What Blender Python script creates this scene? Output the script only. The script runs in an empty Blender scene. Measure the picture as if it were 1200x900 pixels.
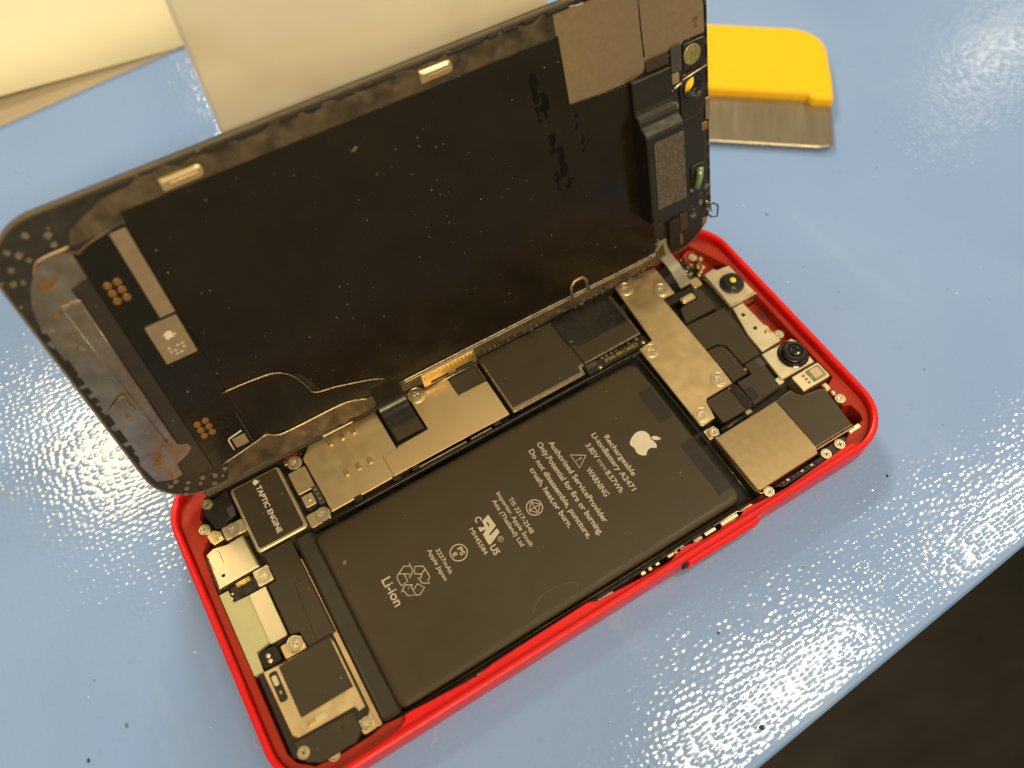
import bpy, bmesh, math, random
from mathutils import Vector, Matrix
from mathutils.geometry import tessellate_polygon
random.seed(7)
S = 0.001                                    # all builders work in millimetres
scn = bpy.context.scene
col = scn.collection

# ------------------------------------------------------------------ camera, light, exposure
cd = bpy.data.cameras.new('camera'); cam = bpy.data.objects.new('camera', cd); col.objects.link(cam)
Rt = Vector((0.85630329, -0.51609905, -0.01965832)); Dn = Vector((-0.45573787, -0.73714931, -0.49891271)); Fw = Vector((0.24299725, 0.43617964, -0.86642926))
C0 = Vector((-36.106, -57.721, 153.934)) * S
mw = Matrix((Rt, -Dn, -Fw)).transposed().to_4x4(); mw.translation = C0
cam.matrix_world = mw
cd.sensor_width = 36.0; cd.lens = 36.0 * 967.087 / 1200.0
cd.clip_start = 0.005; cd.clip_end = 20.0
cd.dof.use_dof = True; cd.dof.focus_distance = 0.158; cd.dof.aperture_fstop = 11.5
scn.camera = cam

w = bpy.data.worlds.new('World'); scn.world = w; w.use_nodes = True
bg = w.node_tree.nodes['Background']; bg.inputs[0].default_value = (1.0, 0.80, 0.46, 1); bg.inputs[1].default_value = 0.36

def area(name, loc, sx, sy, power, colr, target):
    l = bpy.data.lights.new(name, 'AREA'); l.shape = 'RECTANGLE'; l.size = sx * S; l.size_y = sy * S
    l.energy = power; l.color = colr
    o = bpy.data.objects.new(name, l); col.objects.link(o)
    o.location = Vector(loc) * S
    d = (Vector(target) - Vector(loc)).normalized()
    z = -d; x = Vector((1, 0, 0)); x = (x - z * x.dot(z)).normalized(); y = z.cross(x)
    o.rotation_euler = Matrix((x, y, z)).transposed().to_euler()
WARM = (1.0, 0.78, 0.42)
area('bench_lamp', (235, -62, 700), 230, 26, 1.1, (1.0, 0.84, 0.56), (30, 0, 0))
area('bench_lamp_far', (640, -52, 700), 300, 26, 1.2, (1.0, 0.84, 0.56), (30, 0, 0))
area('ceiling_lamp_left', (-225, 540, 700), 120, 130, 1.4, WARM, (0, 20, 0))
area('ceiling_lamp_back', (235, 960, 720), 260, 130, 7.5, (1.0, 0.84, 0.54), (0, 0, 0))
area('ceiling_lamp_right', (1117, 480, 700), 120, 45, .13, (1.0, 0.86, 0.58), (0, 0, 0))
area('ceiling_lamp_front', (-120, -760, 780), 500, 200, 7.4, WARM, (0, 20, 30))

vs = scn.view_settings; vs.view_transform = 'Standard'; vs.look = 'None'; vs.exposure = 0.0; vs.gamma = 1.0; vs.use_curve_mapping = False

# ------------------------------------------------------------------ materials
MATS = {}
def mat(name, base, rough=0.5, metal=0.0, var=0.12, vscale=300.0, rvar=0.1, bump=0.0, bscale=2000.0, dust=0.0, dscale=420.0,
        spec=0.5, coat=0.0, tint=None, tscale=120.0, tamt=0.0, stretch=(1, 1, 1), tlo=.45, thi=.7):
    m = bpy.data.materials.new(name); m.use_nodes = True; nt = m.node_tree; N = nt.nodes; Lk = nt.links
    b = N['Principled BSDF']
    b.inputs['Metallic'].default_value = metal; b.inputs['Roughness'].default_value = rough
    b.inputs['Specular IOR Level'].default_value = spec; b.inputs['Coat Weight'].default_value = coat
    tc = N.new('ShaderNodeTexCoord'); mp = N.new('ShaderNodeMapping'); Lk.new(tc.outputs['Object'], mp.inputs[0]); mp.inputs['Scale'].default_value = stretch
    def noise(sc, det=4, ro=.55):
        n = N.new('ShaderNodeTexNoise'); n.inputs['Scale'].default_value = sc; n.inputs['Detail'].default_value = det; n.inputs['Roughness'].default_value = ro
        Lk.new(mp.outputs[0], n.inputs['Vector']); return n
    n1 = noise(vscale)
    hi = tuple(min(1, c * (1 + var)) for c in base) + (1,); lo = tuple(c * (1 - var) for c in base) + (1,)
    mx = N.new('ShaderNodeMix'); mx.data_type = 'RGBA'; mx.inputs[6].default_value = lo; mx.inputs[7].default_value = hi
    rr = N.new('ShaderNodeMapRange'); rr.inputs[1].default_value = .3; rr.inputs[2].default_value = .7; Lk.new(n1.outputs[0], rr.inputs[0]); Lk.new(rr.outputs[0], mx.inputs[0])
    colr = mx.outputs[2]
    if tint:
        n3 = noise(tscale, 3); r3 = N.new('ShaderNodeMapRange'); r3.inputs[1].default_value = tlo; r3.inputs[2].default_value = thi; r3.inputs[4].default_value = tamt
        Lk.new(n3.outputs[0], r3.inputs[0]); m3 = N.new('ShaderNodeMix'); m3.data_type = 'RGBA'; m3.inputs[7].default_value = tuple(tint) + (1,)
        Lk.new(r3.outputs[0], m3.inputs[0]); Lk.new(colr, m3.inputs[6]); colr = m3.outputs[2]
    if dust > 0:
        v = N.new('ShaderNodeTexVoronoi'); v.voronoi_dimensions = '2D'; v.inputs['Scale'].default_value = dscale; Lk.new(tc.outputs['Object'], v.inputs['Vector'])
        sp = N.new('ShaderNodeSeparateColor'); Lk.new(v.outputs['Color'], sp.inputs[0])
        t1 = N.new('ShaderNodeMath'); t1.operation = 'MULTIPLY'; Lk.new(sp.outputs[1], t1.inputs[0]); t1.inputs[1].default_value = 0.085
        t2 = N.new('ShaderNodeMath'); t2.operation = 'LESS_THAN'; Lk.new(v.outputs['Distance'], t2.inputs[0]); Lk.new(t1.outputs[0], t2.inputs[1])
        t3 = N.new('ShaderNodeMath'); t3.operation = 'LESS_THAN'; Lk.new(sp.outputs[0], t3.inputs[0]); nd = noise(38, 3); rd = N.new('ShaderNodeMapRange'); rd.inputs[1].default_value = .42; rd.inputs[2].default_value = .68; rd.inputs[3].default_value = dust * .2; rd.inputs[4].default_value = dust * 2.4; Lk.new(nd.outputs[0], rd.inputs[0]); Lk.new(rd.outputs[0], t3.inputs[1])
        t4 = N.new('ShaderNodeMath'); t4.operation = 'MULTIPLY'; Lk.new(t2.outputs[0], t4.inputs[0]); Lk.new(t3.outputs[0], t4.inputs[1])
        t5 = N.new('ShaderNodeMath'); t5.operation = 'MULTIPLY'; Lk.new(t4.outputs[0], t5.inputs[0]); Lk.new(sp.outputs[2], t5.inputs[1])
        m4 = N.new('ShaderNodeMix'); m4.data_type = 'RGBA'; m4.inputs[7].default_value = (.36, .32, .26, 1)
        Lk.new(t5.outputs[0], m4.inputs[0]); Lk.new(colr, m4.inputs[6]); colr = m4.outputs[2]
    Lk.new(colr, b.inputs['Base Color'])
    n2 = noise(vscale * 2.3, 3)
    r2 = N.new('ShaderNodeMapRange'); r2.inputs[1].default_value = .3; r2.inputs[2].default_value = .7; r2.inputs[3].default_value = max(.02, rough - rvar); r2.inputs[4].default_value = min(1, rough + rvar)
    Lk.new(n2.outputs[0], r2.inputs[0]); Lk.new(r2.outputs[0], b.inputs['Roughness'])
    if bump > 0:
        nb = noise(bscale, 3); bp = N.new('ShaderNodeBump'); bp.inputs['Distance'].default_value = bump * S; bp.inputs['Strength'].default_value = 1
        Lk.new(nb.outputs[0], bp.inputs['Height']); Lk.new(bp.outputs[0], b.inputs['Normal'])
    MATS[name] = m
    return m
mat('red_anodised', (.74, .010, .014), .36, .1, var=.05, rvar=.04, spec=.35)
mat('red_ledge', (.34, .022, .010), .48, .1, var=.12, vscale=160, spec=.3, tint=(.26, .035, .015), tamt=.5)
mat('black_tray', (.012, .011, .010), .55)
mat('battery_black', (.043, .030, .0135), .42, var=.08, vscale=90, rvar=.05, dust=.06, dscale=520, bump=.006, bscale=900)
mat('battery_edge', (.036, .031, .024), .36, var=.1, rvar=.06)
mat('battery_patch', (.017, .012, .010), .55, var=.1)
mat('print_pale', (.52, .47, .40), .6, var=.05)
mat('print_bright', (.68, .63, .55), .55, var=.05)
mat('shield_steel', (.90, .72, .43), .36, 1.0, var=.04, vscale=160, rvar=.05, bump=.015, bscale=80, tint=(.80, .62, .36), tamt=.4, tscale=60, tlo=.3, thi=.8)
mat('pale_steel', (.86, .76, .55), .40, 1.0, var=.03, vscale=200, rvar=.04)
mat('copper_plate', (.84, .63, .34), .34, 1.0, var=.04, vscale=130, rvar=.05, bump=.016, bscale=70, tint=(.88, .71, .44), tamt=.6, tscale=60, tlo=.25, thi=.8)
mat('screw_metal', (.74, .66, .50), .36, 1.0, var=.05, vscale=300, rvar=.03)
mat('gold', (.80, .58, .20), .3, 1.0, var=.1)
mat('bronze_pad', (.34, .18, .06), .45, .7, var=.2, vscale=900)
mat('black_tape', (.040, .029, .0155), .46, var=.14, vscale=120, dust=.06, dscale=620, rvar=.1, bump=.012, bscale=260)
mat('black_gloss', (.018, .015, .012), .25, var=.15, dust=.05)
mat('black_plastic', (.013, .011, .0085), .42, var=.15, dust=.04)
mat('grey_plastic', (.05, .048, .045), .5, var=.15)
mat('green_tape', (.52, .52, .30), .5, var=.06, vscale=200)
mat('pcb', (.014, .013, .012), .4, var=.3, vscale=1200)
mat('film_black', (.011, .0080, .0045), .26, var=.3, vscale=70, rvar=.1, spec=.4, dust=.16, dscale=700, bump=.01, bscale=240, tint=(.004, .0035, .003), tamt=.7, tscale=60)
mat('glass_black', (.010, .010, .011), .08, var=.1)
mat('bezel_dark', (.024, .021, .018), .5, var=.4, vscale=500, tint=(.015, .014, .014), tamt=.9, tscale=420, dust=.25)
mat('brown_steel', (.46, .34, .22), .38, .85, var=.08, vscale=900, rvar=.06, tint=(.36, .30, .24), tamt=.6, tscale=70, tlo=.3, thi=.8, dust=.3, dscale=420)
mat('dull_steel', (.30, .28, .27), .33, .9, var=.25, vscale=200, rvar=.13, tint=(.30, .17, .08), tamt=.55, tscale=150, dust=.35, tlo=.5, thi=.75)
mat('bronze_plate', (.44, .325, .18), .32, 1.0, var=.03, vscale=400, rvar=.02, tint=(.54, .41, .24), tamt=.5, tscale=40, tlo=.3, thi=.75, bump=.006, bscale=60)
mat('brown_dark', (.13, .098, .064), .5, .5, var=.3, vscale=400, tint=(.03, .025, .02), tamt=.85, tscale=210, dust=.25)
mat('scar_black', (.003, .0025, .002), .6, var=.5, vscale=700, spec=.15)
mat('panel_black', (.005, .0045, .004), .24, var=.2, dust=.05)
mat('plate_dark', (.024, .020, .016), .42, var=.2, vscale=300, dust=.1)
mat('film_line', (.10, .082, .05), .4, var=.1)
mat('green_paint', (.01, .28, .14), .5)
mat('trim_brown', (.16, .125, .085), .45, var=.15)
mat('rib_steel', (.46, .39, .28), .3, 1.0, var=.2, vscale=700)
mat('adhesive', (.10, .085, .07), .7, var=.4, vscale=900, bump=.05, bscale=1500)
mat('gum', (.15, .125, .095), .6, var=.3, vscale=900)
mat('rust', (.17, .08, .022), .7, var=.4, vscale=900, bump=.03, bscale=1500)
mat('mesh_grey', (.085, .07, .058), .75, var=.5, vscale=2600, bump=.07, bscale=2600, stretch=(1, .55, 1))
mat('ribbon_tan', (.27, .21, .14), .45, .2, var=.1)
mat('ribbon_grey', (.30, .28, .23), .42, .3, var=.15, vscale=600)
mat('flex_black', (.011, .0095, .008), .2, var=.3, vscale=500, stretch=(1, .04, .04), rvar=.05)
mat('lens_black', (.008, .008, .010), .06, var=.1, coat=.5)
mat('lens_ring', (.02, .02, .021), .25, var=.1)
mat('yellow_plastic', (.88, .54, .002), .42, var=.03, rvar=.04)
mat('blade_steel', (.38, .34, .28), .40, 1.0, var=.04, vscale=300, rvar=.04, stretch=(1, .1, 1))
mat('cream_paper', (.70, .66, .50), .8, var=.02, vscale=40)
mat('shaded_paper', (.52, .45, .34), .8, var=.03, vscale=40)  # tan tone: shadow under the curling sheet put into the paper colour
mat('beige_plastic', (.88, .83, .73), .5, var=.03, vscale=60, tint=(.64, .52, .36), tamt=.5, tscale=52, tlo=.5, thi=.78, rvar=.08, bump=.02, bscale=150, dust=.10, dscale=120)
mat('floor_dark', (.014, .011, .008), .6, var=.7, vscale=6, stretch=(1, 3, 1), bump=2, bscale=30)
mat('sensor_green', (.30, .27, .12), .35, .4, var=.35, vscale=1800)
mat('lens_yellow', (.75, .70, .05), .3, var=.1)
mat('green_glass', (.25, .33, .20), .15, .3, var=.3, vscale=900)
mat('pink_chip', (.62, .45, .36), .35, .2, var=.1)
mat('dark_dirt', (.03, .03, .035), .8)
mat('white_dirt', (.65, .65, .62), .8)
g = bpy.data.materials.new('clear_glass'); g.use_nodes = True; gb = g.node_tree.nodes['Principled BSDF']
gb.inputs['Transmission Weight'].default_value = 1; gb.inputs['Roughness'].default_value = .02; gb.inputs['IOR'].default_value = 1.12; gb.inputs['Base Color'].default_value = (.95, .95, .95, 1)
MATS['clear_glass'] = g

# blue bench mat: embossed vinyl, worn glossy in places
def mat_blue():
    m = bpy.data.materials.new('blue_vinyl'); m.use_nodes = True; nt = m.node_tree; N = nt.nodes; L = nt.links; b = N['Principled BSDF']
    tc = N.new('ShaderNodeTexCoord')
    def mp(v, s=(1, 1, 1), r=0):
        k = N.new('ShaderNodeMapping'); k.inputs['Scale'].default_value = s; k.inputs['Rotation'].default_value = (0, 0, r); L.new(v, k.inputs[0]); return k.outputs[0]
    def noise(sc, det=3, vec=None):
        n = N.new('ShaderNodeTexNoise'); n.inputs['Scale'].default_value = sc; n.inputs['Detail'].default_value = det; L.new(vec or tc.outputs['Object'], n.inputs['Vector']); return n.outputs[0]
    def rng(v, a, c, d, e):
        r = N.new('ShaderNodeMapRange'); L.new(v, r.inputs[0])
        for i, x in zip((1, 2, 3, 4), (a, c, d, e)): r.inputs[i].default_value = x
        return r.outputs[0]
    def mix(f, A, B):
        x = N.new('ShaderNodeMix'); x.data_type = 'RGBA'; L.new(f, x.inputs[0])
        for i, q in ((6, A), (7, B)):
            if isinstance(q, tuple): x.inputs[i].default_value = q + (1,)
            else: L.new(q, x.inputs[i])
        return x.outputs[2]
    def math_(op, a, c):
        x = N.new('ShaderNodeMath'); x.operation = op
        for i, q in ((0, a), (1, c)):
            if isinstance(q, (int, float)): x.inputs[i].default_value = q
            else: L.new(q, x.inputs[i])
        return x.outputs[0]
    c = mix(rng(noise(18, 4), .3, .7, 0, 1), (.21, .35, .75), (.25, .395, .81))
    c = mix(rng(noise(260, 5), .66, .80, 0, .35), c, (.16, .26, .52))
    sm = rng(noise(60, 5, mp(tc.outputs['Object'], (1, .25, 1), .5)), .60, .76, 0, .3)
    c = mix(sm, c, (.42, .54, .88))
    L.new(c, b.inputs['Base Color'])
    L.new(rng(noise(90, 3), .3, .7, .05, .11), b.inputs['Roughness'])
    b.inputs['Specular IOR Level'].default_value = .5
    v = N.new('ShaderNodeTexVoronoi'); v.voronoi_dimensions = '2D'; v.inputs['Scale'].default_value = 720; v.inputs['Randomness'].default_value = .72
    L.new(mp(tc.outputs['Object'], (1, 1.2, 1), .06), v.inputs['Vector'])
    cell = N.new('ShaderNodeMapRange'); cell.interpolation_type = 'SMOOTHSTEP'; L.new(v.outputs['Distance'], cell.inputs[0])
    for k_, x_ in zip((1, 2, 3, 4), (.0, .72, 1.0, 0.0)): cell.inputs[k_].default_value = x_
    sp = N.new('ShaderNodeSeparateColor'); L.new(v.outputs['Color'], sp.inputs[0])
    worn = math_('MULTIPLY', rng(noise(26, 3), .34, .6, .5, 1.0), rng(sp.outputs[0], 0, 1, .25, 1.0))
    h = math_('ADD', math_('MULTIPLY', cell.outputs[0], worn), math_('MULTIPLY', noise(900, 2), .12))
    h = math_('ADD', h, math_('MULTIPLY', noise(16, 2), 2.0))
    bp = N.new('ShaderNodeBump'); bp.inputs['Strength'].default_value = 1; bp.inputs['Distance'].default_value = .000042
    L.new(h, bp.inputs['Height']); L.new(bp.outputs[0], b.inputs['Normal'])
    MATS['blue_vinyl'] = m
mat_blue()

# ------------------------------------------------------------------ mesh builders (mm)
def finish(name, verts, faces, m, parent=None, smooth=False, loc=None):
    me = bpy.data.meshes.new(name)
    me.from_pydata([(a * S, b * S, c * S) for a, b, c in verts], [], faces)
    bm = bmesh.new(); bm.from_mesh(me); bmesh.ops.recalc_face_normals(bm, faces=bm.faces[:]); bm.to_mesh(me); bm.free()
    if smooth:
        for p in me.polygons: p.use_smooth = True
    if m: me.materials.append(MATS[m])
    return link(name, me, parent, loc)
def link(name, me, parent=None, loc=None):
    o = bpy.data.objects.new(name, me); col.objects.link(o); o.parent = parent
    if loc: o.location = Vector(loc) * S
    return o
def empty(name, parent=None, mtx=None):
    o = bpy.data.objects.new(name, None); col.objects.link(o); o.parent = parent; o.empty_display_size = .005
    if mtx is not None: o.matrix_world = mtx
    return o
def tag(o, label, cat, kind=None, group=None):
    if label: o['label'] = label
    if cat: o['category'] = cat
    if kind: o['kind'] = kind
    if group: o['group'] = group
    return o
def rr(x0, x1, y0, y1, r=0.0, n=5):
    if isinstance(r, (int, float)): r = (r,) * 4        # order: x0y0, x1y0, x1y1, x0y1
    out = []
    for (cx, cy, sx, sy, a0, q) in ((x0, y0, 1, 1, 180, r[0]), (x1, y0, -1, 1, 270, r[1]), (x1, y1, -1, -1, 0, r[2]), (x0, y1, 1, -1, 90, r[3])):
        if q <= 0: out.append((cx, cy)); continue
        for i in range(n + 1):
            a = math.radians(a0 + 90 * i / n); out.append((cx + sx * q + q * math.cos(a), cy + sy * q + q * math.sin(a)))
    return out
def circ(x, y, r, n=24, ry=None):
    return [(x + r * math.cos(2 * math.pi * i / n), y + (ry or r) * math.sin(2 * math.pi * i / n)) for i in range(n)]
def ccw(p):
    a = sum(p[i][0] * p[(i + 1) % len(p)][1] - p[(i + 1) % len(p)][0] * p[i][1] for i in range(len(p)))
    return p if a > 0 else p[::-1]
def off(p, d):                                            # move a CCW loop inwards by d
    n = len(p); out = []
    for i in range(n):
        a, b, c = Vector(p[i - 1]), Vector(p[i]), Vector(p[(i + 1) % n])
        e1 = (b - a); e2 = (c - b)
        if e1.length < 1e-6 or e2.length < 1e-6: out.append(tuple(b)); continue
        e1.normalize(); e2.normalize(); n1 = Vector((-e1.y, e1.x)); n2 = Vector((-e2.y, e2.x))
        k = 1 + n1.dot(n2); mv = (n1 + n2) / max(k, .35)
        out.append((b.x + mv.x * d, b.y + mv.y * d))
    return out
def loops(outer, holes, prof):
    """closed solid from a loop with holes; prof = list of (inset, z) from bottom to top"""
    V = []; F = []; tops = []; bots = []
    for k, lp in enumerate([ccw(outer)] + [ccw(h) for h in holes]):
        n = len(lp); rows = []
        for (d, z) in prof:
            q = off(lp, d if k == 0 else -d) if d else lp
            rows.append(len(V)); V += [(x, y, z) for x, y in q]
        for a, b in zip(rows, rows[1:]):
            for i in range(n):
                j = (i + 1) % n; f = (a + i, a + j, b + j, b + i); F.append(f if k == 0 else f[::-1])
        bots.append((rows[0], n)); tops.append((rows[-1], n))
    for grp, fl in ((tops, False), (bots, True)):
        idx = [s + i for s, n in grp for i in range(n)]
        polys = [[Vector(V[s + i]) for i in range(n)] for s, n in grp]
        for t in tessellate_polygon(polys):
            f = tuple(idx[i] for i in t); F.append(f[::-1] if fl else f)
    return V, F
def plate(name, outer, z0, z1, m, parent, b=.08, holes=(), prof=None):
    pr = prof or ([(0, z0), (0, z1 - b), (b, z1)] if b else [(0, z0), (0, z1)])
    V, F = loops(outer, holes, pr)
    return finish(name, V, F, m, parent)
def R(name, x0, x1, y0, y1, z0, z1, m, parent, r=.25, b=.08, holes=(), n=4):
    return plate(name, rr(min(x0, x1), max(x0, x1), min(y0, y1), max(y0, y1), r, n), z0, z1, m, parent, b, holes)
def lathe_vf(prof, n=24, mod=None):
    V = []; F = []
    for k, (r, z) in enumerate(prof):
        for i in range(n):
            a = 2 * math.pi * i / n; q = r * (mod(k, a) if mod else 1); V.append((q * math.cos(a), q * math.sin(a), z))
    for k in range(len(prof) - 1):
        for i in range(n):
            j = (i + 1) % n; F.append((k * n + i, k * n + j, (k + 1) * n + j, (k + 1) * n + i))
    F.append(tuple(range((len(prof) - 1) * n, len(prof) * n))); F.append(tuple(range(n))[::-1])
    return V, F
def lathe(name, x, y, prof, m, parent, n=24, mod=None, smooth=False):
    V, F = lathe_vf(prof, n, mod); return finish(name, V, F, m, parent, smooth, (x, y, 0))
def tube_vf(pts, r, n=6, closed=False, V=None, F=None):
    V = [] if V is None else V; F = [] if F is None else F
    P = [Vector(p) for p in pts]; m = len(P); base = len(V); up = Vector((0, 0, 1))
    for i in range(m):
        a = P[i - 1] if (i or closed) else P[i]; c = P[(i + 1) % m] if (i < m - 1 or closed) else P[i]
        t = (c - a).normalized(); u = Vector((0, 1, 0)) if abs(t.dot(up)) > .95 else up
        s = t.cross(u).normalized(); q = s.cross(t)
        for k in range(n):
            an = 2 * math.pi * k / n; V.append(tuple(P[i] + s * (r * math.cos(an)) + q * (r * math.sin(an))))
    for i in range(m if closed else m - 1):
        j = (i + 1) % m
        for k in range(n):
            l = (k + 1) % n; F.append((base + i * n + k, base + i * n + l, base + j * n + l, base + j * n + k))
    if not closed:
        F.append(tuple(base + k for k in range(n))[::-1]); F.append(tuple(base + (m - 1) * n + k for k in range(n)))
    return V, F
def tube(name, pts, r, m, parent, n=6, closed=False, smooth=True):
    V, F = tube_vf(pts, r, n, closed); return finish(name, V, F, m, parent, smooth)
def strokes(name, lines, r, z, m, parent):
    V, F = [], []
    for i, ln in enumerate(lines):
        cl = ln[0] == ln[-1]; q = ln[:-1] if cl else ln
        tube_vf([(x, y, z + i * .004) for x, y in q], r, 6, cl, V, F)
    return finish(name, V, F, m, parent)
def strip(name, path, wv, th, m, parent, inv=None, smooth=True):
    """ribbon: path of 3D points, half-width vector wv, thickness th (towards the path's upper side)"""
    V = []; F = []; P = [Vector(p) for p in path]; wv = Vector(wv)
    for i, p in enumerate(P):
        t = (P[min(i + 1, len(P) - 1)] - P[max(i - 1, 0)]).normalized(); nn = wv.cross(t).normalized()
        for s, d in ((-1, 0), (1, 0), (1, th), (-1, th)):
            V.append(tuple(p + wv * s + nn * d))
    for i in range(len(P) - 1):
        for k in range(4):
            l = (k + 1) % 4; F.append((4 * i + k, 4 * i + l, 4 * i + 4 + l, 4 * i + 4 + k))
    F.append((0, 1, 2, 3)); e = 4 * len(P) - 4; F.append((e, e + 1, e + 2, e + 3))
    if inv is not None: V = [tuple(inv @ Vector(v)) for v in V]
    return finish(name, V, F, m, parent)
def smoothpath(pts, n=6):
    P = [Vector(p) for p in pts]; out = []
    for i in range(len(P) - 1):
        a = P[max(i - 1, 0)]; b = P[i]; c = P[i + 1]; d = P[min(i + 2, len(P) - 1)]
        for k in range(n):
            t = k / n; out.append(.5 * ((2 * b) + (c - a) * t + (2 * a - 5 * b + 4 * c - d) * t * t + (3 * b - a - 3 * c + d) * t ** 3))
    out.append(P[-1]); return out
def text(name, s, x, y, ang, width, cap, z, m, parent, bold=0.0):
    """baseline start at x,y; ang = reading direction in degrees; width and cap height in mm"""
    c = bpy.data.curves.new(name, 'FONT'); c.body = s; c.size = 1; c.offset = bold; c.resolution_u = 3
    t = bpy.data.objects.new(name, c); col.objects.link(t)
    dg = bpy.context.evaluated_depsgraph_get(); me = bpy.data.meshes.new_from_object(t.evaluated_get(dg))
    bpy.data.objects.remove(t); bpy.data.curves.remove(c); me.name = name
    xs = [v.co.x for v in me.vertices]; x0, x1 = min(xs), max(xs)
    sx = width / (x1 - x0); sy = cap / .70; ca, sa = math.cos(math.radians(ang)), math.sin(math.radians(ang))
    for v in me.vertices:
        a = (v.co.x - x0) * sx; b = v.co.y * sy; v.co = ((x + a * ca - b * sa) * S, (y + a * sa + b * ca) * S, z * S)
    me.materials.clear(); me.materials.append(MATS[m])
    return link(name, me, parent)
def flat(name, outer, z, m, parent, holes=()):
    return plate(name, outer, z - .03, z + .012, m, parent, 0, holes)
APPLE = [(22.06,-5.99),(22.56,-6.56),(22.74,-7.27),(22.62,-8.02),(22.45,-8.35),(22.67,-9.01),(22.76,-9.65),(22.65,-10.17),(22.28,-10.60),(22.08,-10.48),(21.68,-10.08),(21.01,-9.96),(20.38,-10.16),(19.88,-10.58),(19.65,-10.80),(19.02,-10.53),(18.53,-9.97),(18.34,-9.27),(18.54,-8.51),(18.52,-8.14),(18.27,-7.62),(18.32,-7.06),(18.70,-6.63),(19.54,-6.12),(20.50,-5.74),(21.34,-5.74)]
LEAF = [(22.69,-8.21),(23.18,-8.11),(23.73,-8.40),(24.06,-8.90),(24.24,-9.46),(23.64,-9.38),(23.02,-9.00),(22.74,-8.53)]
def fruit_logo(cx, cy, k, z, m, parent):
    for pts in (APPLE, LEAF):
        flat('logo_print', [(cx + (x - 20.9) * k, cy + (y + 8.3) * k) for x, y in pts], z, m, parent)

# ------------------------------------------------------------------ setting
V, F = loops([(-420, -91.3), (560, -33.5), (620, 800), (-420, 800)], [], [(0, -24), (0, -1.2), (.5, -.3), (1.4, 0)])
tag(finish('table_top', V, F, 'blue_vinyl'), 'blue embossed vinyl mat covering the workbench top', 'table', 'structure')
tag(finish('floor', [(-2500, -2500, -720), (2500, -2500, -720), (2500, 2500, -720), (-2500, 2500, -720)], [(0, 1, 2, 3)], 'floor_dark'), 'dark floor below the bench edge', 'floor', 'structure')

# ------------------------------------------------------------------ phone body
ph = empty('phone_body')
tag(ph, 'red phone housing lying open with battery, shields and circuit parts showing', 'phone')
L2, W2 = 65.75, 32.1
def body(i, r=None): return rr(-L2 + i, L2 - i, -W2 + i, W2 - i, (r or 9.9 - i), 14)
# outer frame: back pan and rim
rim = plate('frame', body(0), 0, 7.0, 'red_anodised', ph, holes=[body(1.25)], prof=[(.5, .0), (.1, .35), (0, .8), (0, 6.55), (.12, 6.85), (.4, 7.0)])
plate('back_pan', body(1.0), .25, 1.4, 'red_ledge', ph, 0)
inner = [(-62.8, -24), (-62, -26), (-59.5, -28.1), (-56, -28.6), (-49.5, -28.6), (-46.8, -28.2), (-41.9, -28.9), (-30.5, -29.8), (-26, -29.4), (-6.5, -29.1), (-4.7, -29.8), (6, -30.6), (10.7, -30.7),
         (12.3, -30.2), (15.1, -29.8), (18.6, -30.6), (26.7, -30.6), (28.8, -29.8), (33.6, -30.3), (38.1, -30.6), (53, -29.9), (56, -28.4), (57.4, -27.6), (59.8, -27.4), (61.4, -27.0), (61.9, -25.6), (61.6, -23.2), (60.2, -22.6), (60.0, -19),
         (61.0, -17.2), (63.0, -16.4), (63.2, 17.2), (62.2, 19.5), (60.5, 23.5), (58.8, 27.4), (40, 28.2), (-40, 28.2), (-55, 28.0), (-58.6, 26.6), (-60.6, 23.6), (-60.6, 18.6), (-62.6, 16.4), (-63.0, 8)]
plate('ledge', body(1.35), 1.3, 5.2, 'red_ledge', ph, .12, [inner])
rail = [(x, y) for x, y in inner if y < -28.85 and -42.5 < x < 54] 
rail = sorted(rail)
rail_poly = [(-53.5, -30.95), (-48, -30.75), (-44.6, -30.3), (-43.4, -29.5), (-43.2, -28.9)] + [(x, y + .02) for x, y in rail] + [(55, -30.0), (56.5, -30.85)]
plate('side_rail', rail_poly[::-1], 5.0, 6.3, 'red_anodised', ph, .1)
R('side_gasket', -58.0, 47, 26.5, 30.4, 3, 5.5, 'black_tape', ph, .4, .15)
plate('inner_tray', rr(-61.2, 59.5, -28.2, 27.3, 2.0), 1.3, 2.4, 'black_tray', ph, 0)
# side button
R('side_button', 13.6, 30.2, -33.0, -31.9, 2.4, 5.2, 'red_anodised', ph, .3, .25)
R('button_recess', 12.9, 13.5, -32.6, -31.9, 2.2, 5.4, 'black_tray', ph, .1, .05)

# screws -------------------------------------------------------------
def screw_mesh(nm, r):
    def mod(k, a): return (.62 + .38 * math.cos(4 * a)) if k >= 7 else 1
    V, F = lathe_vf([(r, -1.0), (r, -.12), (r * .94, 0), (r * .74, .01), (r * .69, -.16), (r * .63, 0), (r * .44, 0), (r * .42, -.03), (r * .38, -.4), (r * .05, -.42)], 32, mod)
    o = finish(nm, V, F, 'screw_metal'); me = o.data; bpy.data.objects.remove(o); return me
SB, SS = screw_mesh('screw', 1.5), screw_mesh('screw_small', 1.1)
def screw(x, y, z, big=False, rot=0, parent=None):
    o = link('screw', SB if big else SS, parent or ph, (x, y, z)); o.rotation_euler.z = random.uniform(0, 1.5); return o
WASH = None
def washer(x, y, z, r=1.75):
    V, F = loops(circ(0, 0, r, 28), [circ(0, 0, r - .28, 28)], [(0, -.1), (0, .06), (.07, .12)]); return finish('washer', V, F, 'shield_steel', ph, False, (x, y, z))

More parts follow.
